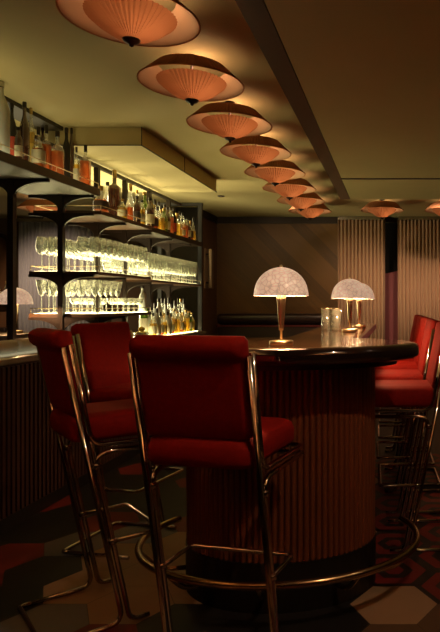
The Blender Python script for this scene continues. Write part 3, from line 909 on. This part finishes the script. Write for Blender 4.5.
# bottles on the counter under the far bay
G3 = 'bottles on the back counter'
z3 = ZK + .0045
kin3 = [('round', 'gold', 'paper', 'cap', 'golden bottle with cream label'), ('slim', 'gold', None, 'capgold', 'slim pale golden bottle'),
        ('square', 'frosted', 'paper', 'cap', 'frosted pale bottle'), ('wine', 'green', 'paper', 'capgold', 'green bottle with cream label'),
        ('globe', 'amber', 'paper', 'cap', 'round bellied amber bottle'), ('slim', 'frosted', None, 'cap', 'slim frosted bottle'),
        ('wine', 'gold', 'paper3', 'capgold', 'golden wine shaped bottle')]
i = 0; d = 6.62
while d < 7.97:
    for x, rn, hh in ((-2.68, 'front', .27), (-2.785, 'rear', .40)):
        kd = kin3[(i * 2 + (3 if rn == 'rear' else 0) + i // 4) % len(kin3)]
        r = rnd.uniform(.036, .046); h = hh * rnd.uniform(.8, 1.15)
        t = bottle(kd[0], kd[1], kd[2], kd[3], r, h); t.location = (x, d + rnd.uniform(-.008, .008), z3)
        t['label'] = f'{kd[4]}, {ORD[i]} in the {rn} row on back counter'; t['group'] = G3
    i += 1; d += .104
t = bottle('wine', 'frosted', None, 'cap', .036, .27); t.location = (-2.67, 6.325, ZS4 + .0025); t['label'] = 'pale bottle alone at the far end of the lower glass shelf'; t['group'] = 'bottle on the lower glass shelf'
# lemons in a bowl on the counter
t = thing('fruit_bowl', 'shallow glass fruit bowl of lemons on the back counter', 'bowl', (-2.68, 6.32, ZK + .0005))
b = MB(); b.lathe([(.03, 0), (.035, .004), (.07, .03), (.085, .06), (.083, .06), (.068, .034), (.03, .008), (0, .007)], 20, caps=True); b.build('glass_bowl', M['glass'], t)
for i, (dx, dy, dz, lb) in enumerate([(-.025, -.02, .045, 'lemon at the near left of the glass fruit bowl'), (.03, -.02, .045, 'lemon at the near right of the glass fruit bowl'), (0, .033, .045, 'lemon at the far side of the glass fruit bowl'), (0, 0, .095, 'lemon on top of the pile in the glass fruit bowl')]):
    b = MB(); b.lathe([(0, -.04), (.008, -.036), (.02, -.026), (.029, 0), (.02, .026), (.008, .036), (0, .04)], 14, caps=False)
    o = b.build('lemon', M['lemon']); o.rotation_euler = (PI / 2, 0, i * .9); o.location = (-2.68 + dx, 6.32 + dy, ZK + dz)
    tag(o, lb, 'lemon', 'lemons in the fruit bowl')

b = MB(); b.box(.0, .24, 3.5 - OY, 4.95 - OY, ZK + .001, ZK + .004); b.build('counter_light_panel', emission('fill_panel_dim', (1, .86, .5), .3), sh)  # glowing panel added to brighten the underside of the near shelf
# the shelving, its counter and all that stands on them: brought to their real size (about 0.85) and place
for o in set(bpy.data.objects) - _before:
    if o.parent is None:
        l = o.location; o.location = (l.x * KS, l.y * KS, H + (l.z - H) * KS); o.scale = [c * KS for c in o.scale]

# ------------------------------------------------------------------ lounge cabinet seen through the near shelving
t = thing('display_cabinet', 'dark rounded display cabinet in the lounge at the left edge of the photo', 'cabinet', (-6.05, 8.75, 0))
b = MB(); b.box(-.42, .36, -.02, .30, .0, .95); bevel(b.build('lower_cabinet', M['dark_metal'], t), .02)
b = MB(); b.box(-.40, .34, .24, .28, .951, 2.33); b.build('back_panel', M['pillar'], t)
b = MB(); b.tube(fillet([(-.40, .1, .955), (-.40, .1, 2.32), (.34, .1, 2.32), (.34, .1, .955)], .16, 8), .035, 8); b.build('arched_frame', M['dark_metal'], t)
b = MB(); b.box(-.36, .30, .05, .239, 1.35, 1.37); b.build('cabinet_shelf', M['shelf_wood'], t)
for k in range(6):
    kd = kinds[(k * 2 + 1) % 8]
    q = bottle(kd[0], kd[1], kd[2], kd[3], .04, .27); q.location = (-6.05 - .28 + k * .11, 8.75 + .14, 1.3705)
    q['label'] = f'{kd[4]}, {ORD[k]} from the left in the lounge display cabinet'; q['group'] = 'bottles in the lounge cabinet'

# ------------------------------------------------------------------ fill lights added to the room
def fill_spot(x, y, e, lb, tgt, ang=75):  # unseen recessed spot, added to brighten whatever it is aimed at
    ZC = 2.45 if y < 6 else 2.6
    t = thing('fill_spot', lb, 'fill light', (x, y, ZC - .012), 0, 'added unseen fill spots')
    b = MB(); b.lathe([(.028, .0), (.04, .0), (.042, .0115)], 20, caps=False); b.build('trim_ring', M['dark_metal'], t)
    l = bpy.data.lights.new('spot_light', 'SPOT'); l.energy = e; l.color = (1, .68, .42); l.spot_size = R(ang); l.spot_blend = 1.; l.shadow_soft_size = .02
    lo = bpy.data.objects.new('spot_light', l); C.objects.link(lo); lo.parent = t; lo.location = (0, 0, -.01)
    lo.rotation_euler = (Vector(tgt) - Vector((x, y, ZC - .02))).to_track_quat('-Z', 'Y').to_euler()
for k, (x, nm) in enumerate([(-.55, 'left taupe curtain'), (.45, 'left part of the wide taupe curtain'), (1.3, 'middle of the wide taupe curtain'), (2.2, 'right part of the wide taupe curtain')]):
    fill_spot(x, 6.75, 80, f'added unseen fill spot in front of the {nm}', (x, 8.9, 1.05), 66)
for x, nm in ((-1.25, 'right'), (-2.1, 'left')):
    fill_spot(x, 7.2, 8, f'added unseen fill spot in front of the {nm} half of the plank wall', (x, 8.97, 1.3), 100)
fill_spot(-5.0, 7.4, 130, 'added unseen fill spot in front of the grey blue lounge curtain', (-5.0, 8.9, 1.3))
for x, y, tg, nm, e in ((.55, 1.3, (-.35, 2.5, .75), 'aimed at the bar front', 40), (1.2, 2.0, (.2, 3.0, .0), 'aimed at the floor right of the bar', 8)):
    fill_spot(x, y, e, f'added unseen fill spot in the soffit {nm}', tg, 60)
l = bpy.data.lights.new('lounge_fill', 'AREA'); l.shape = 'RECTANGLE'; l.size = 5.5; l.size_y = 1.0; l.energy = 205; l.color = (1, .86, .46)  # area light without any lamp, added in the lounge to brighten the ceiling
lo = bpy.data.objects.new('lounge_fill', l); C.objects.link(lo); lo.location = (-4.0, 5.9, 1.6); l.spread = R(105)
lo.rotation_euler = (Vector((-1.0, 5.9, 2.6)) - lo.location).to_track_quat('-Z', 'X').to_euler()

# ------------------------------------------------------------------ ambient
w = bpy.data.worlds.new('world'); S.world = w; w.use_nodes = True
w.node_tree.nodes['Background'].inputs[0].default_value = (.02, .012, .008, 1)
w.node_tree.nodes['Background'].inputs[1].default_value = .3

S.view_settings.view_transform = 'Standard'; S.view_settings.look = 'None'
S.view_settings.exposure = 0.; S.view_settings.gamma = 1.; S.view_settings.use_curve_mapping = False
S.cycles.max_bounces = 10; S.cycles.diffuse_bounces = 4; S.cycles.glossy_bounces = 4; S.cycles.transparent_max_bounces = 40
S.cycles.use_denoising = True
S.cycles.sample_clamp_indirect = 4.
S.cycles.caustics_reflective = False; S.cycles.caustics_refractive = False
